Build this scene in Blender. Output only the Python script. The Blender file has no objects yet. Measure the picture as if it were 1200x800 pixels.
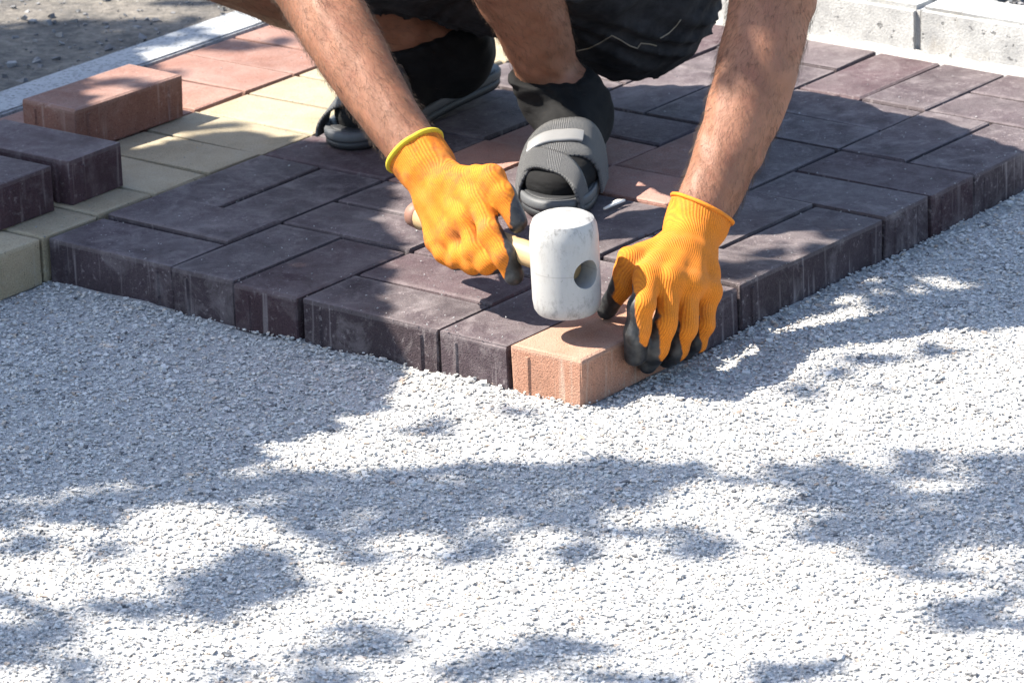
import bpy, bmesh, math, random
import numpy as np
from mathutils import Vector, Matrix
from mathutils.bvhtree import BVHTree

random.seed(7)
rng = np.random.default_rng(7)
scene = bpy.context.scene
col = scene.collection

# ------------------------------------------------------------------ camera
CAM = np.array([-0.07398, -4.40687, 1.63744])
MC = np.array([[0.9994867, -0.0106792, -0.0302051],
               [-0.0320374, -0.3331643, -0.9423243],
               [0.0, 0.9428083, -0.3333355]])          # right, down, forward
F = 5085.68                                            # focal length in photo pixels (1200 wide)
cd = bpy.data.cameras.new('camera')
cam = bpy.data.objects.new('camera', cd)
col.objects.link(cam)
cd.sensor_width = 36.0
cd.lens = F / 1200 * 36
cd.clip_start, cd.clip_end = 0.1, 500
cd.dof.use_dof = True
cd.dof.focus_distance = 4.72
cd.dof.aperture_fstop = 18
_m = Matrix.Identity(4)
for _i in range(3):
    _m[_i][0], _m[_i][1], _m[_i][2], _m[_i][3] = MC[0][_i], -MC[1][_i], -MC[2][_i], CAM[_i]
cam.matrix_world = _m
scene.camera = cam

# ------------------------------------------------------------------ light
SUN_EL, SUN_TILT = math.radians(50), math.radians(-5)   # the sun stands to the left, a little on the far side
TO_SUN = np.array([-math.cos(SUN_EL) * math.cos(SUN_TILT), -math.cos(SUN_EL) * math.sin(SUN_TILT), math.sin(SUN_EL)])
world = bpy.data.worlds.new('World')
scene.world = world
world.use_nodes = True
wn = world.node_tree
sky = wn.nodes.new('ShaderNodeTexSky')
sky.sky_type = 'NISHITA'
sky.sun_disc = False
sky.ozone_density = 1.0
sky.dust_density = 1.2
sky.air_density = 1.0
sky.sun_elevation = SUN_EL
sky.sun_rotation = math.atan2(TO_SUN[0], TO_SUN[1])
wn.links.new(sky.outputs[0], wn.nodes['Background'].inputs[0])
wn.nodes['Background'].inputs[1].default_value = 0.098
sl = bpy.data.lights.new('sun', 'SUN')
sl.energy = 4.5
sl.angle = math.radians(0.5)
sl.color = (1.0, 0.93, 0.82)
sun = bpy.data.objects.new('sun', sl)
col.objects.link(sun)
sun.rotation_euler = Vector(TO_SUN).to_track_quat('Z', 'Y').to_euler()
sun.location = tuple(TO_SUN * 8)
scene.view_settings.view_transform = 'Standard'
scene.view_settings.look = 'None'
scene.view_settings.gamma = 1
scene.view_settings.exposure = 1.86
scene.cycles.max_bounces = 6

# ------------------------------------------------------------------ geometry helpers
ANG = math.atan2(0.7847, 0.6199)                        # paving is laid at this angle
VD = np.array([math.cos(ANG), math.sin(ANG), 0.0])      # along the right-hand edge
UD = np.array([-math.sin(ANG), math.cos(ANG), 0.0])     # along the left-hand edge
H = 0.0533                                              # top of the paving above the gravel

def uv(u, v, z=H):
    return UD * u + VD * v + np.array([0, 0, z])
def ray(px, py):
    return MC.T @ np.array([(px - 600) / F, (py - 400) / F, 1.0])
def aty(px, py, y):                                     # the point at depth y seen along a sight line
    d = ray(px, py); return CAM + d * ((y - CAM[1]) / d[1])
def atz(px, py, z):                                     # the point at height z seen along a sight line
    d = ray(px, py); return CAM + d * ((z - CAM[2]) / d[2])

def tag(o, label=None, cat=None, group=None, kind=None):
    if label: o['label'] = label
    if cat: o['category'] = cat
    if group: o['group'] = group
    if kind: o['kind'] = kind
    return o
def link(name, me, mats=(), parent=None):
    o = bpy.data.objects.new(name, me)
    col.objects.link(o)
    for m in (mats if isinstance(mats, (list, tuple)) else [mats]):
        if m.name not in [x.name for x in me.materials if x]:
            me.materials.append(m)
    if parent is not None: o.parent = parent
    return o
def empty(name, loc=(0, 0, 0)):
    o = bpy.data.objects.new(name, None)
    col.objects.link(o)
    o.location = loc
    o.empty_display_size = 0.05
    return o
def np_mesh(name, verts, faces, smooth=True):
    """faces: (n,k) array of equal-sided polygons"""
    verts = np.asarray(verts, np.float32); faces = np.asarray(faces, np.int32)
    me = bpy.data.meshes.new(name)
    me.vertices.add(len(verts)); me.vertices.foreach_set('co', verts.ravel())
    k = faces.shape[1]
    me.loops.add(faces.size); me.loops.foreach_set('vertex_index', faces.ravel())
    me.polygons.add(len(faces)); me.polygons.foreach_set('loop_start', np.arange(0, faces.size, k, dtype=np.int32))
    me.polygons.foreach_set('use_smooth', np.full(len(faces), smooth))
    me.update(calc_edges=True)
    me.validate()
    return me
def fattr(me, name, vals):
    a = me.attributes.new(name, 'FLOAT', 'POINT')
    a.data.foreach_set('value', np.asarray(vals, np.float32))

def unit(v):
    v = np.asarray(v, float); return v / (np.linalg.norm(v) + 1e-12)

# ---- organic surfaces: smooth union of tapered limbs, meshed with surface nets
class P:                                                # one tapered capsule
    def __init__(s, a, b, ra, rb, flat=None, seg=0):
        s.a, s.b, s.ra, s.rb, s.seg = np.asarray(a, float), np.asarray(b, float), ra, rb, seg
        s.flat = None if flat is None else (unit(flat[0]), flat[1])
    def d(s, X):
        ab = s.b - s.a
        h = np.clip(((X - s.a) @ ab) / (ab @ ab + 1e-12), 0, 1)
        q = X - s.a - h[..., None] * ab
        d2 = (q * q).sum(-1)
        if s.flat is not None:
            d2 = d2 + (s.flat[1] ** 2 - 1) * (q @ s.flat[0]) ** 2
        return np.sqrt(d2) - (s.ra + (s.rb - s.ra) * h)

class Chain:                                            # a limb of several pieces without bulges at the joints
    def __init__(s, ps): s.ps = ps
    def d(s, X): return np.min([p.d(X) for p in s.ps], 0)
def flatten(prims):
    return [q for p in prims for q in (p.ps if isinstance(p, Chain) else [p])]
def surface_nets(prims, vox, k, clips=(), extra=None, smooth=3):
    flat_ = flatten(prims)
    mn = np.min([np.minimum(p.a - p.ra, p.b - p.rb) for p in flat_], 0) - 3 * vox - .01
    mx = np.max([np.maximum(p.a + p.ra, p.b + p.rb) for p in flat_], 0) + 3 * vox + .01
    n = np.ceil((mx - mn) / vox).astype(int) + 1
    Fd = np.full(n, 1.0, np.float32)
    ax = [mn[i] + vox * np.arange(n[i]) for i in range(3)]
    for p in prims:
        fp = flatten([p])
        r = max(max(q.ra, q.rb) for q in fp) + k + 3 * vox
        lo = np.clip(((np.min([np.minimum(q.a, q.b) for q in fp], 0) - r - mn) / vox).astype(int), 0, n - 1)
        hi = np.clip(((np.max([np.maximum(q.a, q.b) for q in fp], 0) + r - mn) / vox).astype(int) + 2, 1, n)
        sl_ = tuple(slice(lo[i], hi[i]) for i in range(3))
        X = np.stack(np.meshgrid(*[ax[i][sl_[i]] for i in range(3)], indexing='ij'), -1)
        d = p.d(X)
        f = Fd[sl_]
        h = np.clip(k - np.abs(f - d), 0, None) / k
        Fd[sl_] = np.minimum(f, d) - h * h * k * .25
    if clips or extra:
        X = np.stack(np.meshgrid(*ax, indexing='ij'), -1)
        for c, nn in clips:
            Fd = np.maximum(Fd, ((X - np.asarray(c)) @ unit(nn)))
        if extra is not None:
            near = np.abs(Fd) < 4 * vox
            Fd[near] += extra(X[near])
    S = Fd < 0
    # vertices
    cnt = np.zeros(n - 1, np.int32); acc = np.zeros(tuple(n - 1) + (3,), np.float32)
    def cell(o, sh):
        return tuple(slice(o[i], o[i] + sh[i]) for i in range(3))
    sh = n - 1
    corners = [(i, j, l) for i in (0, 1) for j in (0, 1) for l in (0, 1)]
    for c in corners:
        for axx in range(3):
            if c[axx] == 0:
                c2 = list(c); c2[axx] = 1
                f0, f1 = Fd[cell(c, sh)], Fd[cell(c2, sh)]
                cr = (f0 < 0) != (f1 < 0)
                if not cr.any(): continue
                t = np.where(cr, f0 / np.where(cr, f0 - f1, 1), 0)
                cnt += cr
                for i in range(3):
                    acc[..., i] += np.where(cr, (c[i] + t) if i == axx else c[i], 0)
    act = cnt > 0
    idx = np.full(sh, -1, np.int64); idx[act] = np.arange(act.sum())
    base = np.argwhere(act)
    V = mn + vox * (base + acc[act] / cnt[act][:, None])
    quads = []
    for axx in range(3):
        o1, o2 = (axx + 1) % 3, (axx + 2) % 3
        a0 = [slice(None)] * 3; a1 = [slice(None)] * 3
        a0[axx] = slice(0, -1); a1[axx] = slice(1, None)
        s0, s1 = S[tuple(a0)], S[tuple(a1)]
        e = np.argwhere(s0 != s1)
        ok = (e[:, o1] > 0) & (e[:, o2] > 0) & (e[:, o1] < sh[o1]) & (e[:, o2] < sh[o2])
        e = e[ok]
        if not len(e): continue
        def at(d1, d2):
            g = e.copy(); g[:, o1] -= d1; g[:, o2] -= d2
            return idx[g[:, 0], g[:, 1], g[:, 2]]
        q = np.stack([at(1, 1), at(0, 1), at(0, 0), at(1, 0)], 1)
        flip = ~s0[e[:, 0], e[:, 1], e[:, 2]]
        q[flip] = q[flip][:, ::-1]
        quads.append(q)
    Q = np.concatenate(quads)
    V = relax(V, Q, smooth, .5)
    def samp(X):
        g_ = np.clip((X - mn) / vox, 0, n - 1.001); i0 = g_.astype(int); t_ = g_ - i0; r_ = 0
        for c in corners:
            w_ = np.prod(np.where(c, t_, 1 - t_), 1)
            r_ = r_ + w_ * Fd[i0[:, 0] + c[0], i0[:, 1] + c[1], i0[:, 2] + c[2]]
        return r_
    for _ in range(3):
        e_ = vox * .6
        gr = np.stack([(samp(V + e_ * a_) - samp(V - e_ * a_)) / (2 * e_) for a_ in np.eye(3)], 1)
        V = V - np.clip(samp(V), -vox, vox)[:, None] * gr / np.maximum((gr * gr).sum(1, keepdims=True), .3)
    return V, Q

def relax(V, Q, it=2, f=.5):
    E = np.concatenate([Q[:, [0, 1]], Q[:, [1, 2]], Q[:, [2, 3]], Q[:, [3, 0]]])
    for _ in range(it):
        s = np.zeros_like(V); c = np.zeros(len(V))
        np.add.at(s, E[:, 0], V[E[:, 1]]); np.add.at(c, E[:, 0], 1)
        np.add.at(s, E[:, 1], V[E[:, 0]]); np.add.at(c, E[:, 1], 1)
        V = V + f * (s / np.maximum(c, 1)[:, None] - V)
    return V

def tube(pts, rad, n=8, close=False, caps=True):
    """swept tube through points; rad a number or list"""
    pts = [np.asarray(p, float) for p in pts]
    m = len(pts)
    rad = [rad] * m if np.isscalar(rad) else rad
    vs, fs = [], []
    up = None
    for i, p in enumerate(pts):
        t = unit(pts[(i + 1) % m] - pts[i - 1]) if close else unit(pts[min(i + 1, m - 1)] - pts[max(i - 1, 0)])
        if up is None:
            up = np.cross(t, [0, 0, 1.0]); up = np.cross(t, [1.0, 0, 0]) if np.linalg.norm(up) < .1 else up
        up = unit(up - t * (up @ t)); w = np.cross(t, up)
        for j in range(n):
            a = 2 * math.pi * j / n
            vs.append(p + rad[i] * (math.cos(a) * up + math.sin(a) * w))
    for i in range(m if close else m - 1):
        for j in range(n):
            i2, j2 = (i + 1) % m, (j + 1) % n
            fs.append((i * n + j, i * n + j2, i2 * n + j2, i2 * n + j))
    if caps and not close:
        fs.append(tuple(range(n - 1, -1, -1))); fs.append(tuple(range((m - 1) * n, m * n)))
    return vs, fs
def py_mesh(name, vs, fs, smooth=True):
    me = bpy.data.meshes.new(name)
    me.from_pydata([tuple(map(float, v)) for v in vs], [], [tuple(map(int, f)) for f in fs])
    for p in me.polygons: p.use_smooth = smooth
    me.update()
    return me
def join(parts):
    vs, fs = [], []
    for v, f in parts:
        o = len(vs); vs += list(v); fs += [tuple(i + o for i in g) for g in f]
    return vs, fs

# ------------------------------------------------------------------ material helpers
def new_mat(name):
    m = bpy.data.materials.new(name); m.use_nodes = True
    nt = m.node_tree
    return m, nt, nt.nodes['Principled BSDF']
def N(nt, kind, ins=None, **props):
    n = nt.nodes.new('ShaderNode' + kind)
    for k_, v in props.items(): setattr(n, k_, v)
    for k_, v in (ins or {}).items():
        if isinstance(v, bpy.types.NodeSocket): nt.links.new(v, n.inputs[k_])
        else: n.inputs[k_].default_value = v
    return n
def noise(nt, vec, scale, detail=4, rough=.55, dist=0):
    return N(nt, 'TexNoise', {'Vector': vec, 'Scale': scale, 'Detail': detail, 'Roughness': rough, 'Distortion': dist}).outputs['Fac']
def ramp(nt, fac, stops):
    n = N(nt, 'ValToRGB', {'Fac': fac}); cr = n.color_ramp
    while len(cr.elements) < len(stops): cr.elements.new(.5)
    for e, (p, c) in zip(cr.elements, stops):
        e.position = p; e.color = (c, c, c, 1) if np.isscalar(c) else (*c, 1)
    return n.outputs[0]
def mix(nt, fac, a, b, mode='MIX'):
    n = N(nt, 'Mix', data_type='RGBA', blend_type=mode)
    for s, v in ((n.inputs['Factor'], fac), (n.inputs[6], a), (n.inputs[7], b)):
        if isinstance(v, bpy.types.NodeSocket): nt.links.new(v, s)
        elif np.isscalar(v): s.default_value = v
        else: s.default_value = (*v, 1)
    return n.outputs[2]
def math_(nt, op, a, b=0.0, c=0.0):
    n = N(nt, 'Math', operation=op)
    for s, v in zip(n.inputs, (a, b, c)):
        if isinstance(v, bpy.types.NodeSocket): nt.links.new(v, s)
        else: s.default_value = v
    return n.outputs[0]
def bump(nt, b, height, dist, strength=1.0, prev=None):
    n = N(nt, 'Bump', {'Height': height, 'Distance': dist, 'Strength': strength})
    if prev is not None: nt.links.new(prev, n.inputs['Normal'])
    nt.links.new(n.outputs[0], b.inputs['Normal'])
    return n.outputs[0]
def setc(nt, b, c):
    if isinstance(c, bpy.types.NodeSocket): nt.links.new(c, b.inputs['Base Color'])
    else: b.inputs['Base Color'].default_value = (*c, 1)
def objvec(nt, spread=20.0):
    tc = N(nt, 'TexCoord').outputs['Object']
    r = N(nt, 'ObjectInfo').outputs['Random']
    off = N(nt, 'CombineXYZ', {'X': math_(nt, 'MULTIPLY', r, spread), 'Y': math_(nt, 'MULTIPLY', r, spread * 1.7), 'Z': math_(nt, 'MULTIPLY', r, spread * .6)}).outputs[0]
    return N(nt, 'VectorMath', {0: tc, 1: off}, operation='ADD').outputs[0], r

BL_, BW_ = .1946, .0946
def brick_mat(name, colour, dust, dusting=.35, rough=.62, var=.25, edge=.3, grain=.3):
    m, nt, b = new_mat(name)
    v, r = objvec(nt)
    g = noise(nt, v, 520, 3, .6)
    blotch = noise(nt, v, 14, 5, .62)
    mid = noise(nt, v, 70, 5, .65)
    c = mix(nt, ramp(nt, blotch, [(.3, 0), (.7, 1)]), [x * (1 - var) for x in colour], [x * (1 + var) for x in colour])
    tone = ramp(nt, r, [(0, .82), (1, 1.18)])
    c = mix(nt, 1.0, c, tone, 'MULTIPLY')
    c = mix(nt, ramp(nt, g, [(.35, .72), (.68, 1.25)]), (0, 0, 0), c, 'MIX') if False else mix(nt, 1.0, c, ramp(nt, g, [(.28, 1 - grain), (.72, 1 + grain)]), 'MULTIPLY')
    # pale bloom and dust on the faces
    d1 = math_(nt, 'MULTIPLY', ramp(nt, noise(nt, v, 22, 6, .7, .6), [(.5, 0), (.74, 1)]), dusting)
    c = mix(nt, d1, c, dust)
    d2 = math_(nt, 'MULTIPLY', ramp(nt, noise(nt, v, 150, 4, .7), [(.58, 0), (.68, 1)]), ramp(nt, blotch, [(.40, 0), (.60, .75)]))
    c = mix(nt, d2, c, dust)
    # vertical lime runs on the sides
    mp = N(nt, 'Mapping', {'Vector': v, 'Scale': (110, 110, 7)}).outputs[0]
    st = ramp(nt, noise(nt, mp, 1.0, 2, .5), [(.61, 0), (.72, .6)])
    nz = N(nt, 'SeparateXYZ', {0: N(nt, 'NewGeometry').outputs['Normal']}).outputs['Z']
    st = math_(nt, 'MULTIPLY', st, math_(nt, 'LESS_THAN', nz, .3))
    c = mix(nt, st, c, dust)
    # pale worn arrises round the top face
    ob_ = N(nt, 'SeparateXYZ', {0: N(nt, 'TexCoord').outputs['Object']})
    ex = math_(nt, 'SUBTRACT', BW_ / 2, math_(nt, 'ABSOLUTE', ob_.outputs['X'])); ey = math_(nt, 'SUBTRACT', BL_ / 2, math_(nt, 'ABSOLUTE', ob_.outputs['Y']))
    ed = math_(nt, 'ADD', math_(nt, 'MINIMUM', ex, ey), math_(nt, 'MULTIPLY_ADD', noise(nt, v, 90, 3, .6), .010, -.005))
    wear = math_(nt, 'MULTIPLY', ramp(nt, math_(nt, 'MULTIPLY', ed, 100), [(.25, .6), (.75, 0)]), math_(nt, 'GREATER_THAN', ob_.outputs['Z'], -.006))
    c = mix(nt, math_(nt, 'MULTIPLY', wear, edge), c, dust)
    topd = math_(nt, 'MULTIPLY', math_(nt, 'GREATER_THAN', nz, .8), ramp(nt, noise(nt, v, 8, 7, .72, .5), [(.38, .02), (.68, .42)]))
    c = mix(nt, topd, c, dust)
    # a few dark specks
    sp = ramp(nt, noise(nt, v, 260, 2, .5), [(.27, .55), (.33, 1)])
    c = mix(nt, 1.0, c, sp, 'MULTIPLY')
    setc(nt, b, c)
    b.inputs['Roughness'].default_value = rough
    nt.links.new(ramp(nt, mid, [(.3, rough - .12), (.75, min(1, rough + .2))]), b.inputs['Roughness'])
    b.inputs['Specular IOR Level'].default_value = .22
    n1 = bump(nt, b, g, .0016, .8)
    bump(nt, b, mid, .0022, .5, n1)
    return m

M = {}
M['brick_dark'] = brick_mat('brick_dark', (.050, .036, .041), (.24, .21, .21), .55, .78)
M['brick_brown'] = brick_mat('brick_brown', (.265, .130, .100), (.34, .25, .22), .3, .78)
M['brick_red'] = brick_mat('brick_red', (.215, .108, .082), (.33, .24, .21), .3, .85, .15)
M['brick_beige'] = brick_mat('brick_beige', (.300, .248, .165), (.38, .34, .265), .35, .9, .14)
M['brick_orange'] = brick_mat('brick_orange', (.280, .146, .098), (.38, .29, .23), .3, .85, .16)
M['brick_plum'] = brick_mat('brick_plum', (.052, .030, .035), (.21, .18, .18), .45, .78)

def gravel_mat():
    m, nt, b = new_mat('gravel')
    a = N(nt, 'Attribute', attribute_name='tone').outputs['Fac']
    tc = N(nt, 'TexCoord').outputs['Object']
    c = N(nt, 'ValToRGB', {'Fac': a}); cr = c.color_ramp
    stops = [(0, (.08, .08, .085)), (.07, (.27, .27, .27)), (.24, (.40, .395, .385)), (.6, (.49, .485, .465)), (.86, (.58, .57, .545)), (.94, (.58, .52, .45)), (1, (.34, .265, .21))]
    while len(cr.elements) < len(stops): cr.elements.new(.5)
    for e, (p, k_) in zip(cr.elements, stops): e.position = p; e.color = (*k_, 1)
    g = noise(nt, tc, 900, 2)
    setc(nt, b, mix(nt, 1.0, c.outputs[0], ramp(nt, g, [(.25, .78), (.75, 1.2)]), 'MULTIPLY'))
    b.inputs['Roughness'].default_value = .8
    return m
M['gravel'] = gravel_mat()

def ground_mat(name, c1, c2, scale=60, bumpd=.006):
    m, nt, b = new_mat(name)
    tc = N(nt, 'TexCoord').outputs['Object']
    n1 = noise(nt, tc, scale, 8, .75)
    n2 = noise(nt, tc, scale * 7, 3, .6)
    c = mix(nt, ramp(nt, n1, [(.3, 0), (.7, 1)]), c1, c2)
    c = mix(nt, 1.0, c, ramp(nt, n2, [(.3, .6), (.7, 1.35)]), 'MULTIPLY')
    setc(nt, b, c)
    b.inputs['Roughness'].default_value = .95
    q = bump(nt, b, n2, bumpd * .4, .8)
    bump(nt, b, n1, bumpd, .8, q)
    return m
M['grit_bed'] = ground_mat('grit_bed', (.35, .348, .34), (.51, .505, .49), 90, .004)
M['soil'] = ground_mat('soil', (.045, .043, .042), (.17, .15, .125), 14, .01)
M['dark_grit'] = ground_mat('dark_grit', (.035, .038, .042), (.12, .12, .12), 40, .012)
M['joint_sand'] = ground_mat('joint_sand', (.022, .021, .022), (.06, .056, .052), 120, .002)
M['pale_sand'] = ground_mat('pale_sand', (.36, .35, .33), (.50, .49, .47), 150, .004)

def concrete_mat(name, base, dark, warm, speck=0.0):
    m, nt, b = new_mat(name)
    v, r = objvec(nt, 9)
    n1 = noise(nt, v, 16, 6, .65); n2 = noise(nt, v, 300, 3, .6)
    c = mix(nt, ramp(nt, n1, [(.42, 0), (.72, 1)]), base, dark)
    c = mix(nt, ramp(nt, noise(nt, v, 9, 4, .6), [(.6, 0), (.75, .6)]), c, warm)
    c = mix(nt, 1.0, c, ramp(nt, n2, [(.3, .82), (.7, 1.12)]), 'MULTIPLY')
    holes = ramp(nt, noise(nt, v, 95, 2, .5), [(.29, .45), (.34, 1)])
    c = mix(nt, 1.0, c, holes, 'MULTIPLY')
    if speck:
        vo = N(nt, 'TexVoronoi', {'Vector': v, 'Scale': 260}).outputs['Color']
        s = N(nt, 'SeparateColor', {0: vo}).outputs[0]
        c = mix(nt, speck, c, mix(nt, ramp(nt, s, [(.15, 0), (.3, 1)]), [x * .35 for x in base], [min(1, x * 1.2) for x in base]))
    setc(nt, b, c)
    b.inputs['Roughness'].default_value = .85
    q = bump(nt, b, n2, .0015, .5)
    bump(nt, b, holes, .002, .5, q)
    return m
M['concrete'] = concrete_mat('concrete', (.44, .44, .43), (.25, .25, .25), (.24, .20, .15))
M['granite'] = concrete_mat('granite', (.28, .29, .30), (.21, .22, .23), (.26, .25, .235), .45)

# ------------------------------------------------------------------ ground
def sheet(name, poly, z, m, kind='structure', thick=0.0):
    vs = [(*p[:2], z) for p in poly]
    me = py_mesh(name, vs, [tuple(range(len(vs)))], False)
    return tag(link(name, me, m), kind=kind)
U_END, V_END = 1.2, 1.2
def smooth_noise(x, y, f, seed):
    r = np.random.default_rng(seed); s = 0
    for i in range(5):
        a, ph, k_ = r.uniform(0, 6.28), r.uniform(0, 6.28), f * r.uniform(.6, 1.6)
        s = s + np.sin(k_ * (x * math.cos(a) + y * math.sin(a)) + ph)
    return s / 5

def relief(x, y):
    return .006 * smooth_noise(x, y, 11, 3) + .0035 * smooth_noise(x, y, 34, 4)
gx = np.concatenate([[-60, -12, -4, -2], np.linspace(-1.3, 1.3, 105), [2, 4, 12, 60]])
X_, Y_ = np.meshgrid(gx, gx, indexing='ij')
fade = np.clip((1.6 - np.maximum(np.abs(X_), np.abs(Y_))) / .3, 0, 1)
gv = np.stack([X_, Y_, relief(X_, Y_) * fade - .0025], -1).reshape(-1, 3)
k_ = len(gx); a = (np.arange(k_ - 1)[:, None] * k_ + np.arange(k_ - 1)[None]).ravel()
tag(link('ground', np_mesh('ground', gv, np.stack([a, a + k_, a + k_ + 1, a + 1], 1)), M['grit_bed']), kind='structure')

def chips(name, xy, z, size, m, flat=(.35, .75), parent=None, tone=None, tiltsd=.3):
    """angular stone chips, each a jittered block"""
    n = len(xy)
    cube = np.array([(x, y, z_) for x in (-1, 1) for y in (-1, 1) for z_ in (-1, 1)], float)
    V = np.repeat(cube[None], n, 0) * (1 + rng.uniform(-.55, .25, (n, 8, 3)))
    sx = size; sy = size * rng.uniform(.45, .95, n); sz = size * rng.uniform(*flat, n)
    V *= .5 * np.stack([sx, sy, sz], 1)[:, None, :]
    a = rng.uniform(0, 6.283, n); t = rng.normal(0, tiltsd, n); u = rng.normal(0, tiltsd, n)
    ca, sa = np.cos(a), np.sin(a)
    ct, st = np.cos(t), np.sin(t); cu, su = np.cos(u), np.sin(u)
    o, z0 = np.ones(n), np.zeros(n)
    Rz = np.stack([ca, -sa, z0, sa, ca, z0, z0, z0, o], 1).reshape(n, 3, 3)
    Rx = np.stack([o, z0, z0, z0, ct, -st, z0, st, ct], 1).reshape(n, 3, 3)
    Ry = np.stack([cu, z0, su, z0, o, z0, -su, z0, cu], 1).reshape(n, 3, 3)
    V = np.einsum('nij,nkj->nki', Rz @ Rx @ Ry, V)
    V += np.concatenate([xy, z[:, None]], 1)[:, None, :]
    f = np.array([(0, 1, 3, 2), (4, 6, 7, 5), (0, 4, 5, 1), (2, 3, 7, 6), (0, 2, 6, 4), (1, 5, 7, 3)])
    Fc = (f[None] + 8 * np.arange(n)[:, None, None]).reshape(-1, 4)
    me = np_mesh(name, V.reshape(-1, 3), Fc, False)
    tone = rng.uniform(0, 1, n) if tone is None else tone
    fattr(me, 'tone', np.repeat(tone, 8))
    return link(name, me, m, parent)

def on_gravel(x, y):
    u = x * UD[0] + y * UD[1]; v = x * VD[0] + y * VD[1]
    inside = ((u > -.001) & (u < .8) & (v > -.001)) | ((u >= .795) & (u < 1.3) & (v > -.2)) | (v > V_END)
    return ~inside
n0 = 225000
x = rng.uniform(-1.0, 1.0, n0); y = rng.uniform(-.95, 1.05, n0)
half = .62 + .06 * y
keep = on_gravel(x, y) & (np.abs(x + .02) < half + .12)
x, y = x[keep], y[keep]
n = len(x)
big = rng.uniform(0, 1, n)
ox = rng.uniform(-2.2, 1.7, 90000); oy = rng.uniform(-2.0, 1.05, 90000)      # coarser cover round about
keep = on_gravel(ox, oy) & ((np.abs(ox + .02) > .74 + .06 * oy) | (oy < -.95))
ox, oy = ox[keep], oy[keep]
n1_ = n
x, y = np.concatenate([x, ox]), np.concatenate([y, oy]); n = len(x)
big = np.concatenate([big, np.full(len(ox), .8)])
size = np.where(big < .6, rng.uniform(.0016, .0031, n), np.where(big < .98, rng.uniform(.0031, .0058, n), rng.uniform(.006, .0100, n)))
size[n1_:] *= 1.5
hz = relief(x, y) * np.clip((1.6 - np.maximum(np.abs(x), np.abs(y))) / .3, 0, 1)
uu = x * UD[0] + y * UD[1]; vv = x * VD[0] + y * VD[1]
edge = np.minimum(np.abs(np.where(uu > 0, vv, 9)), np.abs(np.where(vv > 0, uu, 9)))
z = hz - .0004 + rng.normal(0, .0007, n) - size * .2 + .0025 * np.exp(-edge / .010)
go = chips('gravel', np.stack([x, y], 1), z, size, M['gravel'], flat=(.26, .5), tiltsd=.16)
tag(go, 'pale grey crushed stone chippings spread in front of the paving', 'gravel', kind='stuff')

# soil past the granite edging and dark grit past the kerb
A_, B_, C_, D_ = uv(1.27, -3), uv(1.27, 6), uv(9, 6), uv(9, -3)
sheet('soil', [A_, D_, C_, B_][::-1], .036, M['soil'])
sheet('dark_ground', [uv(-4, 1.27), uv(1.262, 1.27), uv(1.262, 6), uv(-4, 6)], .088, M['dark_grit'])
def soil_chips(name, n_, u0, u1, v0, v1, z_, tones, smin, smax, label):
    u_ = rng.uniform(u0, u1, n_); v_ = rng.uniform(v0, v1, n_)
    p = u_[:, None] * UD[None, :2] + v_[:, None] * VD[None, :2]
    s_ = smin + (smax - smin) * rng.uniform(0, 1, n_) ** 3
    o = chips(name, p, np.full(n_, z_) + rng.uniform(-.003, .002, n_), s_, M['gravel'], tone=rng.uniform(*tones, n_))
    return tag(o, label, 'gravel', kind='stuff')
soil_chips('soil_stones', 2600, 1.29, 2.3, .1, 1.8, .037, (0, .055), .003, .014, 'loose stones on the bare earth past the granite edging')
soil_chips('dark_stones', 5000, -.3, 1.2, 1.3, 1.9, .090, (0, .05), .006, .025, 'dark coarse stones behind the concrete kerb')

# ------------------------------------------------------------------ paving
BL, BW, BH = .1946, .0946, .0560
def brick_mesh(name, seed, nib=True):
    r = random.Random(seed)
    bm = bmesh.new()
    bmesh.ops.create_cube(bm, size=1)
    for v in bm.verts:
        v.co = Vector((v.co.x * BW + r.uniform(-.0006, .0006), v.co.y * BL + r.uniform(-.0006, .0006), v.co.z * BH))
        v.co.z -= BH / 2
    top = [e for e in bm.edges if all(v.co.z > -.001 for v in e.verts)]
    bmesh.ops.bevel(bm, geom=top, offset=.0032, offset_type='OFFSET', segments=2, profile=.6, affect='EDGES')
    vert = [e for e in bm.edges if abs((e.verts[0].co - e.verts[1].co).normalized().z) > .95]
    bmesh.ops.bevel(bm, geom=vert, offset=.0016, offset_type='OFFSET', segments=1, affect='EDGES')
    for v in bm.verts:
        v.co += Vector((r.uniform(-1, 1), r.uniform(-1, 1), r.uniform(-1, .3))) * (.0012 if v.co.z > -.006 and r.random() < .3 else .0004)
    if nib:                                             # spacer ribs on the sides
        def rib(cx, cy, nx, ny):
            t = Vector((-ny, nx, 0)); nn = Vector((nx, ny, 0)); c = Vector((cx, cy, 0))
            z0, z1 = -BH + .0005, -.010
            pr = []
            for zz, pro in ((z0, .0020), (z1, .0020)):
                pr += [bm.verts.new(c + t * -.0042 - nn * .001 + Vector((0, 0, zz))), bm.verts.new(c + nn * pro + t * -.0016 + Vector((0, 0, zz))),
                       bm.verts.new(c + nn * pro + t * .0016 + Vector((0, 0, zz))), bm.verts.new(c + t * .0042 - nn * .001 + Vector((0, 0, zz)))]
            for i in range(3):
                bm.faces.new((pr[i], pr[i + 1], pr[i + 5], pr[i + 4]))
            bm.faces.new((pr[4], pr[5], pr[6], pr[7]))
        for sx in (-1, 1):
            rib(sx * BW / 2, -BL / 2 + .024, sx, 0); rib(sx * BW / 2, BL / 2 - .024, sx, 0)
        for sy in (-1, 1):
            rib(-BW / 2 + .022 if sy < 0 else BW / 2 - .022, sy * BL / 2, 0, sy)
    bmesh.ops.recalc_face_normals(bm, faces=bm.faces)
    me = bpy.data.meshes.new(name); bm.to_mesh(me); bm.free()
    return me
BRICKS = {}
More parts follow.
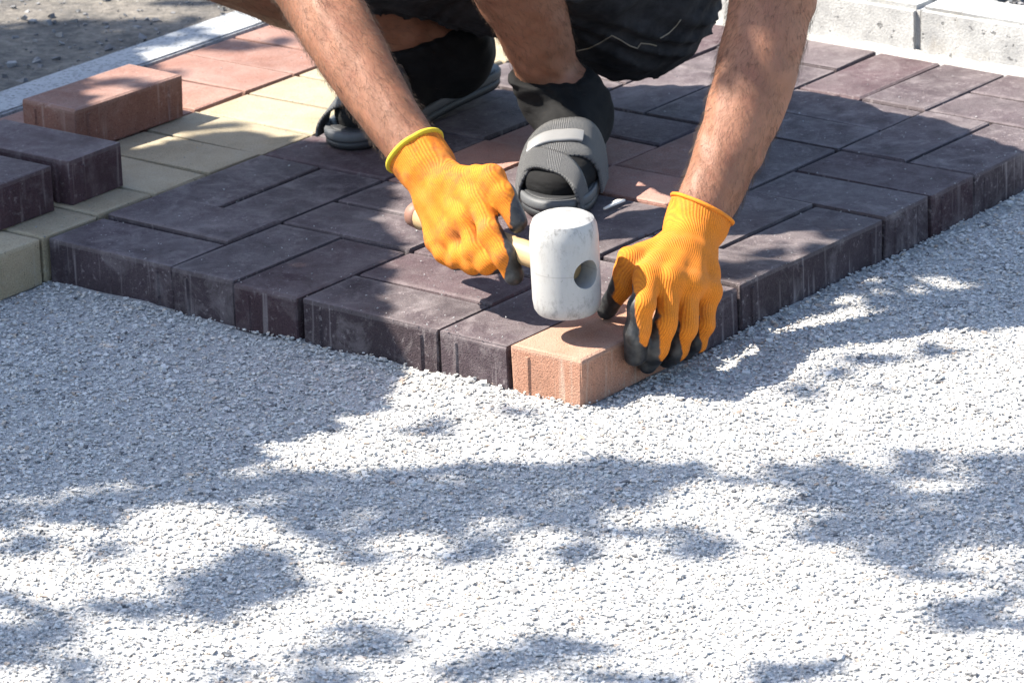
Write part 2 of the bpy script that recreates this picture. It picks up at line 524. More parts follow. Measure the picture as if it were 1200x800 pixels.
def brick(name, u, v, along, m, parent, dz=0.0, du=0.0, dv=0.0, rot=0.0, tilt=(0, 0), top=H, rib_on_outer=True):
    """along 'V' or 'U': direction of the long side; (u, v) centre"""
    key = (m, random.randrange(4))
    if key not in BRICKS:
        BRICKS[key] = brick_mesh('brick_' + m, key[1] + 11)
    o = link(name, BRICKS[key], M[m], parent)
    p = uv(u + du, v + dv, top + dz)
    o.location = p
    base = ANG - math.pi / 2 if along == 'V' else ANG
    if random.random() < .5: base += math.pi
    o.rotation_euler = (tilt[0], tilt[1], base + rot)
    return o

bed = [uv(.02, .02), uv(.82, .02), uv(.82, -.18), uv(1.18, -.18), uv(1.18, 1.18), uv(.02, 1.18)]
vs = [(*p[:2], H - .022) for p in bed] + [(*p[:2], -.006) for p in bed]
k6 = len(bed)
fs = [tuple(range(k6 - 1, -1, -1))] + [(i, (i + 1) % k6, (i + 1) % k6 + k6, i + k6) for i in range(k6)]
me = py_mesh('paving', vs, fs, False)
bm = bmesh.new(); bm.from_mesh(me); bmesh.ops.recalc_face_normals(bm, faces=bm.faces); bm.to_mesh(me); bm.free()
paving = tag(link('paving', me, M['joint_sand']), kind='structure')

jit = lambda s: random.uniform(-s, s)
red_cells = {(1, 3, 1), (2, 3, 0), (1, 2, 1), (2, 2, 1)}          # cell column, cell row, which of the pair
for i in range(4):
    for j in range(6):
        for k_ in (0, 1):
            if (i, j, k_) == (0, 0, 0): continue                   # the brick being set is a thing of its own
            mm = 'brick_brown' if (i, j, k_) in red_cells else ('brick_plum' if random.random() < .2 else 'brick_dark')
            kw = dict(dz=jit(.0016) - .0004, du=jit(.0012), dv=jit(.0012), rot=jit(.006), tilt=(jit(.007), jit(.006)))
            if (i, j) == (3, 0): kw.update(dv=.006 + .002 * k_, dz=-.002 + .003 * k_, tilt=(jit(.003), jit(.003)))
            if (i, j, k_) == (2, 0, 0): kw['dv'] = -.004
            if (i + j) % 2 == 0:
                brick('brick', i * .2 + .05 + .1 * k_, j * .2 + .1, 'V', mm, paving, **kw)
            else:
                brick('brick', i * .2 + .1, j * .2 + .05 + .1 * k_, 'U', mm, paving, **kw)
for j in range(-2, 12):
    v = j * .1 + .05
    brick('brick', .9, v, 'U', 'brick_beige', paving, dz=jit(.001), du=jit(.002), rot=jit(.006), tilt=(jit(.008), jit(.008)))
    brick('brick', 1.1, v, 'U', 'brick_red', paving, dz=jit(.001), du=jit(.002), rot=jit(.006), tilt=(jit(.008), jit(.008)))

# kerb behind the paving
def block(L, W, T, bev, seed, amp=.001, sub=10):
    r = random.Random(seed)
    bm = bmesh.new(); bmesh.ops.create_cube(bm, size=1)
    for v in bm.verts: v.co = Vector((v.co.x * L, v.co.y * W, v.co.z * T))
    bmesh.ops.bevel(bm, geom=bm.edges[:], offset=bev, segments=2, affect='EDGES')
    for v in bm.verts: v.co += Vector((jit(amp), jit(amp), jit(amp)))
    me = bpy.data.meshes.new('block'); bm.to_mesh(me); bm.free()
    return me
kerb = empty('kerb', uv(.5, 1.25, 0)); tag(kerb, kind='structure')
u0 = -1.398
for k_ in range(4):
    o = link('kerb_block', block(.8595, .078, .15, .006, k_), M['concrete'], kerb)
    o.matrix_parent_inverse = Matrix.Translation(-Vector(uv(.5, 1.25, 0)))
    o.location = uv(u0 + .43 + k_ * .862 + .02, 1.248, H + .067 - .075); o.rotation_euler = (jit(.004), jit(.004), ANG + math.pi / 2 + jit(.003))
# strip of pale sand swept against the kerb
m_ = 160
vs, fs = [], []
for i in range(m_):
    u = -.9 + 2.2 * i / (m_ - 1)
    w = .007 + .006 * max(0, math.sin(i * .37) + .4 * math.sin(i * 1.3)) + .008 * random.random()
    h_ = .003 + .005 * random.random()
    vs += [uv(u, 1.211, H + .001 + h_), uv(u, 1.206 - w * .5, H + h_ * .55), uv(u, 1.206 - w, H - .006)]
for i in range(m_ - 1):
    a = i * 3
    fs += [(a, a + 1, a + 4, a + 3), (a + 1, a + 2, a + 5, a + 4)]
o = link('sand_fillet', py_mesh('sand_fillet', vs, fs), M['pale_sand'], kerb)
o.matrix_parent_inverse = Matrix.Translation(-Vector(uv(.5, 1.25, 0)))

edging = empty('edging', uv(1.24, .6, 0)); tag(edging, kind='structure')
for k_ in range(3):
    o = link('edging_stone', block(.996, .074, .12, .003, k_ + 9), M['granite'], edging)
    o.matrix_parent_inverse = Matrix.Translation(-Vector(uv(1.24, .6, 0)))
    o.location = uv(1.241, -.6 + k_ * 1.0, H + .003 - .06); o.rotation_euler = (0, 0, ANG + jit(.002))

# loose bricks: things of their own
ob = brick('paving_brick', .0495, .0985, 'V', 'brick_orange', None, dz=.0015, dv=-.001, du=-.001)
tag(ob, 'sandy orange paving brick at the corner of the paving, under the white mallet', 'brick')
b1 = brick('paving_brick', .952, .155, 'U', 'brick_plum', None, dz=BH + .0015, rot=.02)
tag(b1, 'loose dark plum brick lying on beige bricks, touching the loose red brick', 'brick')
b2 = brick('paving_brick', .957, .037, 'U', 'brick_plum', None, dz=BH + .0015, rot=.01)
tag(b2, 'loose dark plum brick lying on beige bricks, next to the gravel', 'brick')
b3 = brick('paving_brick', 1.042, .372, 'V', 'brick_red', None, dz=BH + .0018, rot=-.03)
tag(b3, 'loose red brick lying on the red and beige paving bands', 'brick')

# crumbs of stone scattered over the paving
n_ = 620
cu_ = np.where(rng.uniform(0, 1, n_) < .4, rng.uniform(0, 1, n_) ** 2.2 * .35, rng.uniform(.01, 1.18, n_)); cv_ = np.where(rng.uniform(0, 1, n_) < .35, rng.uniform(0, 1, n_) ** 2.2 * .3, rng.uniform(.01, 1.18, n_))
okc = ~((cu_ < .11) & (cv_ < .21))
p_ = (cu_[:, None] * UD[None, :2] + cv_[:, None] * VD[None, :2])[okc]
crumb = chips('loose_grit', p_, np.full(len(p_), H + .0012), rng.uniform(.0007, .0022, len(p_)), M['gravel'], tone=rng.uniform(.0, .16, len(p_)))
tag(crumb, 'tiny crumbs of pale stone scattered over the paving', 'grit', kind='stuff')

# ------------------------------------------------------------------ mallet
def simple_mat(name, colour, rough=.5, spec=.5, n_scale=80, n_amp=.12, bump_d=.0006, metal=0):
    m, nt, b = new_mat(name)
    tc = N(nt, 'TexCoord').outputs['Object']
    n1 = noise(nt, tc, n_scale, 4, .6); n2 = noise(nt, tc, n_scale * 9, 3, .6)
    c = mix(nt, n1, [x * (1 - n_amp) for x in colour], [min(1, x * (1 + n_amp)) for x in colour])
    setc(nt, b, c)
    b.inputs['Roughness'].default_value = rough; b.inputs['Specular IOR Level'].default_value = spec; b.inputs['Metallic'].default_value = metal
    bump(nt, b, n2, bump_d, .5)
    return m
def rubber_mat():
    m, nt, b = new_mat('white_rubber')
    tc = N(nt, 'TexCoord').outputs['Object']
    z_ = N(nt, 'SeparateXYZ', {0: tc}).outputs['Z']
    c = (.33, .325, .315)
    rubs = ramp(nt, noise(nt, N(nt, 'Mapping', {'Vector': tc, 'Scale': (120, 120, 70)}).outputs[0], 1, 8, .75), [(.50, 0), (.68, .8)])
    endf = ramp(nt, math_(nt, 'MULTIPLY', math_(nt, 'ABSOLUTE', z_), 10), [(.20, .28), (.47, 1)])
    c = mix(nt, math_(nt, 'MULTIPLY', rubs, endf), c, (.10, .095, .09))
    c = mix(nt, ramp(nt, noise(nt, tc, 170, 4, .7), [(.64, 0), (.72, .55)]), c, (.12, .11, .10))
    c = mix(nt, ramp(nt, noise(nt, tc, 26, 3, .6), [(.5, 0), (.8, .35)]), c, (.30, .265, .21))
    c = mix(nt, math_(nt, 'MULTIPLY', math_(nt, 'LESS_THAN', math_(nt, 'ABSOLUTE', math_(nt, 'ADD', z_, .003)), .0007), .3), c, (.16, .15, .14))
    setc(nt, b, c); b.inputs['Roughness'].default_value = .55
    bump(nt, b, noise(nt, tc, 500, 3), .0008, .4)
    return m
M['rubber'] = rubber_mat()
def wood_mat():
    m, nt, b = new_mat('wood')
    tc = N(nt, 'TexCoord').outputs['Object']
    g_ = noise(nt, N(nt, 'Mapping', {'Vector': tc, 'Scale': (260, 260, 9)}).outputs[0], 1, 4, .6)
    c = mix(nt, g_, (.32, .21, .10), (.42, .30, .165))
    setc(nt, b, c); b.inputs['Roughness'].default_value = .5
    return m
M['wood'] = wood_mat()
M['wood_butt'] = simple_mat('wood_butt', (.20, .10, .07), .6)

hb = atz(664, 366, H + .030)
head_c = hb + np.array([0, 0, .0565])
butt = atz(483, 246, head_c[2] - .003)
hd = unit(head_c - butt)
mallet = empty('mallet', tuple(hb)); tag(mallet, 'white rubber mallet with pale wooden handle held above the orange brick', 'mallet')
inv = Matrix.Translation(-Vector(hb))
# head with a real bore through it
bm = bmesh.new()
prof = [(.0, -.052), (.026, -.0515), (.0335, -.0495), (.0365, -.045), (.0378, -.036), (.0381, 0), (.0378, .030), (.0365, .041), (.0335, .0475), (.028, .0505), (.0, .052)]
ns = 48
rings = []
for r_, z_ in [(a_, b_ * 1.087) for a_, b_ in prof]:
    if r_ == 0: rings.append([bm.verts.new((0, 0, z_))])
    else: rings.append([bm.verts.new((r_ * math.cos(2 * math.pi * i / ns), r_ * math.sin(2 * math.pi * i / ns), z_)) for i in range(ns)])
for a, b in zip(rings[:-1], rings[1:]):
    for i in range(ns):
        j = (i + 1) % ns
        f = [a[i % len(a)]] + ([a[j]] if len(a) > 1 else []) + ([b[j]] if len(b) > 1 else []) + [b[i % len(b)]]
        bm.faces.new(f)
bmesh.ops.recalc_face_normals(bm, faces=bm.faces)
for f in bm.faces: f.smooth = True
hm = bpy.data.meshes.new('head'); bm.to_mesh(hm); bm.free()
head = link('head', hm, M['rubber'], mallet)
head.matrix_parent_inverse = inv
head.location = head_c
head.rotation_euler = (.03, -.02, 0)
cv, cf = tube([head_c - hd * .08 - np.array([0, 0, .004]), head_c + hd * .08 - np.array([0, 0, .004])], .0162, 28)
cut = bpy.data.objects.new('cut', py_mesh('cut', cv, cf)); col.objects.link(cut)
md = head.modifiers.new('bore', 'BOOLEAN'); md.object = cut; md.operation = 'DIFFERENCE'; md.solver = 'EXACT'
bpy.context.view_layer.update()
dg = bpy.context.evaluated_depsgraph_get()
nm = bpy.data.meshes.new_from_object(head.evaluated_get(dg)); nm.name = 'head'
head.modifiers.clear(); head.data = nm
bpy.data.objects.remove(cut)
for p in nm.polygons: p.use_smooth = True
try: nm.set_sharp_from_angle(angle=math.radians(35))
except Exception: pass
L_ = np.linalg.norm(head_c - butt)
hv, hf = [], []
ts = [0, .004, .02, .10, .2, L_ + .008, L_ + .012]
rs = [.010, .0135, .0150, .0148, .0142, .0135, .0125]
hv, hf = tube([np.array([0, 0, t]) for t in ts], rs, 20)
hnd = link('handle', py_mesh('handle', hv, hf), M['wood'], mallet)
hnd.matrix_parent_inverse = inv
hnd.location = butt - np.array([0, 0, .004]); hnd.rotation_euler = Vector(hd).to_track_quat('Z', 'Y').to_euler()
hv, hf = tube([np.array([0, 0, t]) for t in (-.001, .0035, .019, .0195)], [.0108, .0142, .0156, .0140], 20)
bt = link('handle_end', py_mesh('handle_end', hv, hf), M['wood_butt'], hnd)

# white scrap lying on the paving beside the sandal
sc_p = atz(722, 241, H + .003)
vs, fs = join([tube([(-.017, -.012, .001), (-.004, -.001, .0022), (.012, .012, .0016)], [.0016, .0022, .0014], 6),
               tube([(-.004, .006, .002), (.004, .0095, .003), (.013, .0115, .002)], [.0012, .0018, .0014], 6)])
o = link('wood_splinter', py_mesh('wood_splinter', vs, fs), simple_mat('splinter', (.75, .72, .66), .8)); o.location = sc_p; o.rotation_euler[2] = .15
tag(o, 'tiny white forked splinter lying on dark paving beside the sandal', 'splinter')

# ------------------------------------------------------------------ the person
def skin_mat():
    m, nt, b = new_mat('skin')
    tc = N(nt, 'TexCoord').outputs['Object']
    c = mix(nt, ramp(nt, noise(nt, tc, 16, 5, .6), [(.3, 0), (.7, 1)]), (.172, .074, .041), (.255, .114, .066))
    c = mix(nt, ramp(nt, noise(nt, tc, 55, 4, .65), [(.5, 0), (.75, .5)]), c, (.185, .060, .034))
    c = mix(nt, ramp(nt, noise(nt, tc, 300, 2, .5), [(.69, 0), (.74, .3)]), c, (.09, .045, .03))
    setc(nt, b, c)
    b.inputs['Roughness'].default_value = .6
    b.inputs['Specular IOR Level'].default_value = .45
    b.inputs['Subsurface Weight'].default_value = .12
    b.inputs['Subsurface Radius'].default_value = (.6, .25, .12)
    b.inputs['Subsurface Scale'].default_value = .008
    q = bump(nt, b, noise(nt, tc, 420, 3, .6), .0007, .5)
    bump(nt, b, noise(nt, tc, 70, 3, .6), .0016, .35, q)
    return m
M['skin'] = skin_mat()
def cloth_mat(name, c1, c2, scale=30, wr=.9):
    m, nt, b = new_mat(name)
    tc = N(nt, 'TexCoord').outputs['Object']
    n1 = noise(nt, tc, scale, 6, .65); n2 = noise(nt, tc, 900, 2, .5)
    c = mix(nt, ramp(nt, n1, [(.35, 0), (.75, 1)]), c1, c2)
    c = mix(nt, 1.0, c, ramp(nt, n2, [(.3, .75), (.7, 1.25)]), 'MULTIPLY')
    setc(nt, b, c); b.inputs['Roughness'].default_value = wr; b.inputs['Specular IOR Level'].default_value = .25
    q = bump(nt, b, n2, .0006, .6)
    bump(nt, b, noise(nt, N(nt, 'Mapping', {'Vector': tc, 'Scale': (14, 14, 40), 'Rotation': (.4, .5, .3)}).outputs[0], 1, 3, .5), .012, .5, q)
    return m
M['denim'] = cloth_mat('denim', (.004, .0043, .006), (.034, .034, .038), 26)
M['shirt'] = cloth_mat('shirt', (.02, .022, .03), (.05, .05, .06))
M['sock'] = cloth_mat('sock', (.003, .003, .0035), (.008, .008, .0085), 40)
M['hair'] = cloth_mat('hair', (.02, .013, .009), (.04, .026, .018), 120)
M['body_hair'] = simple_mat('body_hair', (.055, .032, .02), .6)
M['thread'] = simple_mat('thread', (.20, .17, .13), .9)
M['sole'] = simple_mat('sole', (.018, .019, .021), .55)
M['sole_edge'] = simple_mat('sole_edge', (.075, .078, .082), .6)
M['plate'] = simple_mat('plate', (.20, .20, .20), .3, .6, 60, .1, .0003)
def strap_mat():
    m, nt, b = new_mat('strap')
    uvn = N(nt, 'Attribute', attribute_name='su').outputs['Fac']; vvn = N(nt, 'Attribute', attribute_name='sv').outputs['Fac']
    s1 = math_(nt, 'SINE', math_(nt, 'MULTIPLY', uvn, 2 * math.pi / .0035)); s2 = math_(nt, 'SINE', math_(nt, 'MULTIPLY', vvn, 2 * math.pi / .0035))
    d = math_(nt, 'MULTIPLY', s1, s2)
    d = math_(nt, 'ABSOLUTE', d)
    c = mix(nt, ramp(nt, d, [(.2, 0), (.6, 1)]), (.02, .021, .024), (.15, .15, .15))
    setc(nt, b, c); b.inputs['Roughness'].default_value = .5
    bump(nt, b, d, .0012, .8)
    return m
M['strap'] = strap_mat()
def glove_mat():
    m, nt, b = new_mat('glove')
    tc = N(nt, 'TexCoord').outputs['Object']
    coat = N(nt, 'Attribute', attribute_name='coat').outputs['Fac']
    rib = N(nt, 'Attribute', attribute_name='rib').outputs['Fac']
    trim = N(nt, 'Attribute', attribute_name='trim').outputs['Fac']
    w = noise(nt, tc, 75, 2, .5)
    ribv = math_(nt, 'MULTIPLY_ADD', noise(nt, tc, 60, 2, .5), .0016, rib)
    s = math_(nt, 'MULTIPLY_ADD', math_(nt, 'SINE', math_(nt, 'MULTIPLY', ribv, 2 * math.pi / .0026)), .5, .5)
    kn = noise(nt, tc, 700, 2, .5)
    c = mix(nt, math_(nt, 'MULTIPLY', s, .8), (.49, .132, .004), (.63, .195, .006))
    dirt = math_(nt, 'MULTIPLY', ramp(nt, noise(nt, tc, 32, 5, .65), [(.50, 0), (.66, .8)]), N(nt, 'Attribute', attribute_name='dirt').outputs['Fac'])
    c = mix(nt, dirt, c, (.15, .05, .015))
    c = mix(nt, 1.0, c, ramp(nt, kn, [(.25, .78), (.75, 1.2)]), 'MULTIPLY')
    c = mix(nt, math_(nt, 'MULTIPLY', ramp(nt, noise(nt, tc, 26, 6, .7), [(.52, 0), (.74, 1)]), .10), c, (.36, .26, .16))
    c = mix(nt, trim, c, (.48, .36, .02))
    cf_ = ramp(nt, math_(nt, 'MULTIPLY_ADD', w, .28, coat), [(.34, 0), (.40, 1)])
    blk = mix(nt, ramp(nt, noise(nt, tc, 60, 5, .65), [(.45, 0), (.75, 1)]), (.010, .0105, .012), (.060, .060, .060))
    c = mix(nt, cf_, c, blk)
    setc(nt, b, c)
    nt.links.new(math_(nt, 'MULTIPLY_ADD', cf_, -.42, .86), b.inputs['Roughness'])
    b.inputs['Specular IOR Level'].default_value = .4
    b.inputs['Sheen Weight'].default_value = .0
    hgt = math_(nt, 'MULTIPLY', s, math_(nt, 'SUBTRACT', 1.0, cf_))
    q = bump(nt, b, hgt, .0007, .6)
    bump(nt, b, w, .0016, .35, q)
    return m
M['glove'] = glove_mat()

person = empty('person', tuple(uv(.45, .6, H)))
tag(person, 'crouching person in dark shorts, black socks, grey slides and orange gloves', 'person')
PINV = Matrix.Translation(-Vector(uv(.45, .6, H)))
def pchild(name, me, m, parent=None):
    o = link(name, me, m, person if parent is None else parent)
    if parent is None: o.matrix_parent_inverse = PINV
    return o

Z = lambda x, y, z: np.array([x, y, z], float)
# joints (metres). his right side is on the left of the picture
ankL, kneeL, hipL = Z(-.010, .775, .128), Z(-.125, .575, .475), Z(.085, .915, .250)
ankR, kneeR, hipR = Z(-.135, .975, .125), aty(215, -76, .765), Z(-.07, .96, .275)
shR, elR, wrR = Z(-.185, .56, .65), aty(352, -42, .47), aty(500, 197, .262)
shL, elL, wrL = Z(.185, .53, .63), aty(908, -14, .335), aty(813, 268, .205)
pelvis, waist, chest = Z(.01, .94, .28), Z(.0, .81, .43), Z(.0, .60, .60)
neck, headb, headt = Z(.0, .48, .70), Z(.0, .39, .735), Z(.0, .375, .80)

def lerp(a, b, t): return a + (b - a) * t
def limb(a, b, rads, out=None, flat=None, bow=None):
    """chain of tapered pieces from a to b; rads at equal steps"""
    n_ = len(rads) - 1; ps = []
    for i in range(n_ + 1):
        p = lerp(a, b, i / n_)
        if bow is not None: p = p + bow * math.sin(math.pi * i / n_)
        ps.append(p)
    return [Chain([P(ps[i], ps[i + 1], rads[i], rads[i + 1], flat) for i in range(n_)])]
side = Z(1, 0, 0)
body = []
# torso, neck, head
body += [P(hipL, hipR, .095, .095), P(pelvis, waist, .115, .115, ((0, .75, -.65), 1.15)), P(waist, chest, .115, .135, ((0, .65, -.75), 1.2)),
         P(shL, shR, .055, .055), P(chest, neck, .11, .05), P(neck, headb, .055, .062), P(headb, headt, .078, .085),
         P(Z(0, .365, .71), Z(0, .35, .70), .045, .036), P(Z(0, .295, .765), Z(0, .282, .748), .010, .013),
         P(Z(.083, .395, .765), Z(.086, .40, .745), .014, .010), P(Z(-.083, .395, .765), Z(-.086, .40, .745), .014, .010),
         P(Z(.03, .305, .775), Z(-.03, .305, .775), .016, .016), P(Z(.018, .305, .722), Z(-.018, .305, .722), .010, .010)]
# arms
body += limb(shR, elR, [.052, .050, .046, .041]) + limb(shL, elL, [.052, .050, .046, .042])
body += limb(elR, wrR, [.040, .0435, .0430, .0400, .0355, .0320, .0310], bow=Z(-.006, -.004, .002))
body += limb(elL, wrL, [.041, .0460, .0465, .0435, .0390, .0345, .0325], bow=Z(.012, -.003, .0))
cufR, cufL = lerp(wrR, elR, .085) + Z(-.0015, -.001, 0), lerp(wrL, elL, .085) + Z(.003, -.001, 0)
# legs
body += limb(hipL, kneeL, [.088, .082, .070, .058]) + limb(hipR, kneeR, [.088, .080, .068, .056])
shinL = limb(kneeL, ankL, [.058, .062, .062, .056, .047, .040, .037], bow=Z(.010, .012, .0))
shinR = limb(kneeR, ankR, [.056, .058, .056, .051, .044, .038, .036], bow=Z(0, .008, -.006))

body += shinL + shinR
class Foot: pass
def foot_frame(toe, heel, lift):
    f = Foot()
    f.o = np.array(heel) + Z(0, 0, lift); f.e1 = unit(np.array(toe) - f.o); f.L = np.linalg.norm(np.array(toe) - f.o)
    f.e2 = unit(np.cross(f.e1, Z(0, 0, 1))); f.e3 = np.cross(f.e2, f.e1)
    f.p = lambda a, b, c: f.o + f.e1 * a + f.e2 * b + f.e3 * c
    return f
fL = foot_frame(atz(645, 259, H), atz(684, 168, H), .0)
fR = foot_frame(atz(392, 176, H), atz(572, 106, H), .012)
def foot_prims(f, ank, s=0.0):
    k_ = f.L / .285
    q = lambda a, b, c: f.p(a * k_, b, c)
    S = .022                                             # top of the sandal sole
    return [P(q(.035, 0, S + .028), q(.06, 0, S + .034), .030 + s, .032 + s), P(q(.05, 0, S + .045), ank, .033 + s, .034 + s),
            P(q(.075, 0, S + .046), q(.17, -.004, S + .018), .032 + s, .022 + s), P(q(.06, .010, S + .017), q(.19, .015, S + .016), .019 + s, .018 + s),
            P(q(.06, -.010, S + .017), q(.20, -.016, S + .016), .019 + s, .018 + s), P(q(.19, -.020, S + .012), q(.245, -.020, S + .010), .018 + s, .012 + s),
            P(q(.19, 0, S + .012), q(.25, 0, S + .009), .018 + s, .011 + s), P(q(.19, .018, S + .011), q(.235, .022, S + .009), .016 + s, .010 + s)]
ftL = foot_prims(fL, ankL); ftR = foot_prims(fR, ankR)
body += ftL + ftR
Vb, Qb = surface_nets(body, .0046, .03, extra=lambda X: .0010 * np.sin(X @ np.array([95., 60, 40]) + 2 * np.sin(X @ np.array([30., -50, 60]))) + .0006 * np.sin(X @ np.array([150., -190, 120])))
Vb = relax(Vb, Qb, 2, .4)
body_o = pchild('body', np_mesh('body', Vb, Qb), M['skin'])

def limb_hair(segs, count, seed):
    r = np.random.default_rng(seed)
    me = body_o.data
    nr = np.zeros(len(Vb) * 3, np.float32); me.vertices.foreach_get('normal', nr); nr = nr.reshape(-1, 3)
    vs, fs = [], []
    for a, b, ra in segs:
        ab = b - a; h = ((Vb - a) @ ab) / (ab @ ab)
        dist = np.linalg.norm(Vb - a - h[:, None] * ab, axis=1)
        cand = np.where((h > .02) & (h < .93) & (dist < ra))[0]
        for i in r.choice(cand, min(count, len(cand)), replace=True):
            p = Vb[i] + r.normal(0, .0025, 3) * .6; nn = nr[i]
            t = unit(ab) + r.normal(0, .45, 3); t = unit(t - nn * (t @ nn))
            L = r.uniform(.007, .015); w = unit(np.cross(t, nn)) * .00009
            q = [p - nn * .0005, p + t * L * .5 + nn * L * .18, p + t * L + nn * L * .22]
            k0 = len(vs)
            vs += [q[0] + w, q[0] - w, q[0] + nn * .0002, q[1] + w * .8, q[1] - w * .8, q[1] + nn * .00016, q[2]]
            fs += [(k0, k0 + 1, k0 + 4, k0 + 3), (k0 + 1, k0 + 2, k0 + 5, k0 + 4), (k0 + 2, k0, k0 + 3, k0 + 5), (k0 + 3, k0 + 4, k0 + 6), (k0 + 4, k0 + 5, k0 + 6), (k0 + 5, k0 + 3, k0 + 6)]
    o = link('body_hair', py_mesh('body_hair', vs, fs), M['body_hair'], body_o)
    return tag(o, kind='stuff')
limb_hair([(elR, wrR, .055), (elL, wrL, .055)], 6500, 5)
limb_hair([(kneeL, ankL, .07), (kneeR, ankR, .07)], 3800, 6)

def sock(f, ank, knee, prims, shin, top, nm_):
    d = unit(knee - ank)
    pr = [P(p.a, p.b, p.ra + .0045, p.rb + .0045) for p in prims + flatten(shin)[-3:]]
    V, Q = surface_nets(pr, .003, .03, clips=[(ank + d * top, unit(d * .12 + Z(0, 0, 1)))],
                        extra=lambda X: .0012 * np.sin(X[:, 2] * 260 + 9 * np.sin(X[:, 0] * 40)) * np.clip((X[:, 2] - H - .05) * 20, 0, 1))
    return pchild(nm_, np_mesh(nm_, relax(V, Q, 1), Q), M['sock'])
pass
sock(fL, ankL, kneeL, ftL, shinL, .040, 'sock'); sock(fR, ankR, kneeR, ftR, shinR, .075, 'sock')

# slides
def sandal(f, mirror):
    k_ = f.L / .285
    root = None
    outl = [(-.006, .0), (.0, .022), (.02, .034), (.07, .036), (.12, .040), (.18, .050), (.22, .050), (.255, .040), (.278, .020), (.285, -.003),
            (.280, -.026), (.258, -.044), (.22, -.050), (.17, -.046), (.11, -.038), (.06, -.036), (.02, -.034), (.0, -.022)]
    # refine outline
    pts = []
    n_ = len(outl)
    for i in range(n_):
        p0, p1, p2, p3 = [np.array(outl[(i + d) % n_]) for d in (-1, 0, 1, 2)]
        for t in (0, .25, .5, .75):
            pts.append(.5 * ((2 * p1) + (-p0 + p2) * t + (2 * p0 - 5 * p1 + 4 * p2 - p3) * t * t + (-p0 + 3 * p1 - 3 * p2 + p3) * t ** 3))
    def slab(levels):
        vs, fs = [], []
        m2 = len(pts)
        for sc_, z_ in levels:
            for a, b in pts: vs.append(f.p(.14 * k_ + (a - .14) * k_ * sc_, b * .93 * sc_, z_))
        for l in range(len(levels) - 1):
            for i in range(m2):
                j = (i + 1) % m2
                fs.append((l * m2 + i, l * m2 + j, (l + 1) * m2 + j, (l + 1) * m2 + i))
        fs.append(tuple(range(m2 - 1, -1, -1))); fs.append(tuple(range((len(levels) - 1) * m2, len(levels) * m2)))
        return vs, fs
    so = pchild('sandal', py_mesh('sandal_sole', *slab([(.97, .0005), (1.0, .004), (1.0, .012)])), M['sole'])
    o = link('footbed', py_mesh('footbed', *slab([(1.006, .012), (1.015, .015), (1.015, .021), (.995, .0245), (.955, .0235)])), M['sole_edge'], so)
    ft = link('insole', py_mesh('insole', *slab([(.95, .0232), (.94, .0248), (.9, .0250)])), M['sole'], so)
    def band(c0, w, skew, nm_, m, hgt=.078, lo=.0, hi=math.pi, off=0.0, half=.0495, thick=.0035, taper=0.0):
        nu, nv = 26, 7
        vs, fs, su, sv = [], [], [], []
        for layer in (0, 1):
            for i in range(nu + 1):
                th = lo + (hi - lo) * i / nu
                for j in range(nv + 1):
                    ww = w * (1 - taper * math.sin(th))
                    x_ = c0 + skew * math.cos(th) + ww * (j / nv - .5)
                    hh = hgt - (x_ - .15) * .55 + off + layer * thick   # the instep falls towards the toes
                    bb = (half * (1 - 4.5 * max(0, x_ - .215)) + off + layer * thick) * math.copysign(abs(math.cos(th)) ** .75, math.cos(th))
                    vs.append(f.p(x_ * k_, bb, .010 + (hh - .010) * math.sin(th) ** .8 if math.sin(th) > 0 else .010))
                    su.append(th * .06); sv.append(x_)
        n1 = (nu + 1) * (nv + 1)
        for i in range(nu):
            for j in range(nv):
                a = i * (nv + 1) + j
                fs.append((n1 + a, n1 + a + 1, n1 + a + nv + 2, n1 + a + nv + 1))
                fs.append((a, a + nv + 1, a + nv + 2, a + 1))
        for i in range(nu):
            for j in (0, nv):
                a, b = i * (nv + 1) + j, (i + 1) * (nv + 1) + j
                fs.append((a, b, n1 + b, n1 + a) if j else (b, a, n1 + a, n1 + b))
        me = py_mesh(nm_, vs, fs); fattr(me, 'su', su); fattr(me, 'sv', sv)
        return link(nm_, me, m, so)
    band(.203, .054, .018 * mirror, 'strap', M['strap'], .102)
    band(.243, .028, -.022 * mirror, 'strap', M['strap'], .112, off=-.003)
    band(.203, .015, .012 * mirror, 'plate', M['plate'], .102, lo=.95, hi=2.0, off=.004, thick=.003)
    return so
sandal(fL, 1); sandal(fR, -1)

# shorts
sh = [P(hipL, hipR, .118, .112), P(pelvis, waist, .125, .122, ((0, .75, -.65), 1.1)),
      P(hipL + Z(.006, .0, -.040), hipL + Z(-.03, .02, -.02), .098, .10)]
sh += limb(hipL, lerp(hipL, kneeL, .93), [.112, .105, .092, .085]) + limb(hipR, lerp(hipR, kneeR, .86), [.105, .094, .080, .074])
dR, dL = unit(kneeR - hipR), unit(kneeL - hipL)
def folds(X):
    a_ = np.sin(X @ np.array([30., 18, 46]) + 2.4 * np.sin(X @ np.array([18., -24, 28])))
    b_ = np.sin(X @ np.array([-62., 40, 70]) + 1.8 * np.sin(X @ np.array([40., 30, -20])))
    return .009 * (np.abs(a_) - .6) + .005 * (np.abs(b_) - .6)
V, Q = surface_nets(sh, .0055, .035, clips=[(lerp(waist, pelvis, .1), waist - pelvis)], extra=folds)
shorts = pchild('shorts', np_mesh('shorts', relax(V, Q, 1), Q), M['denim'])
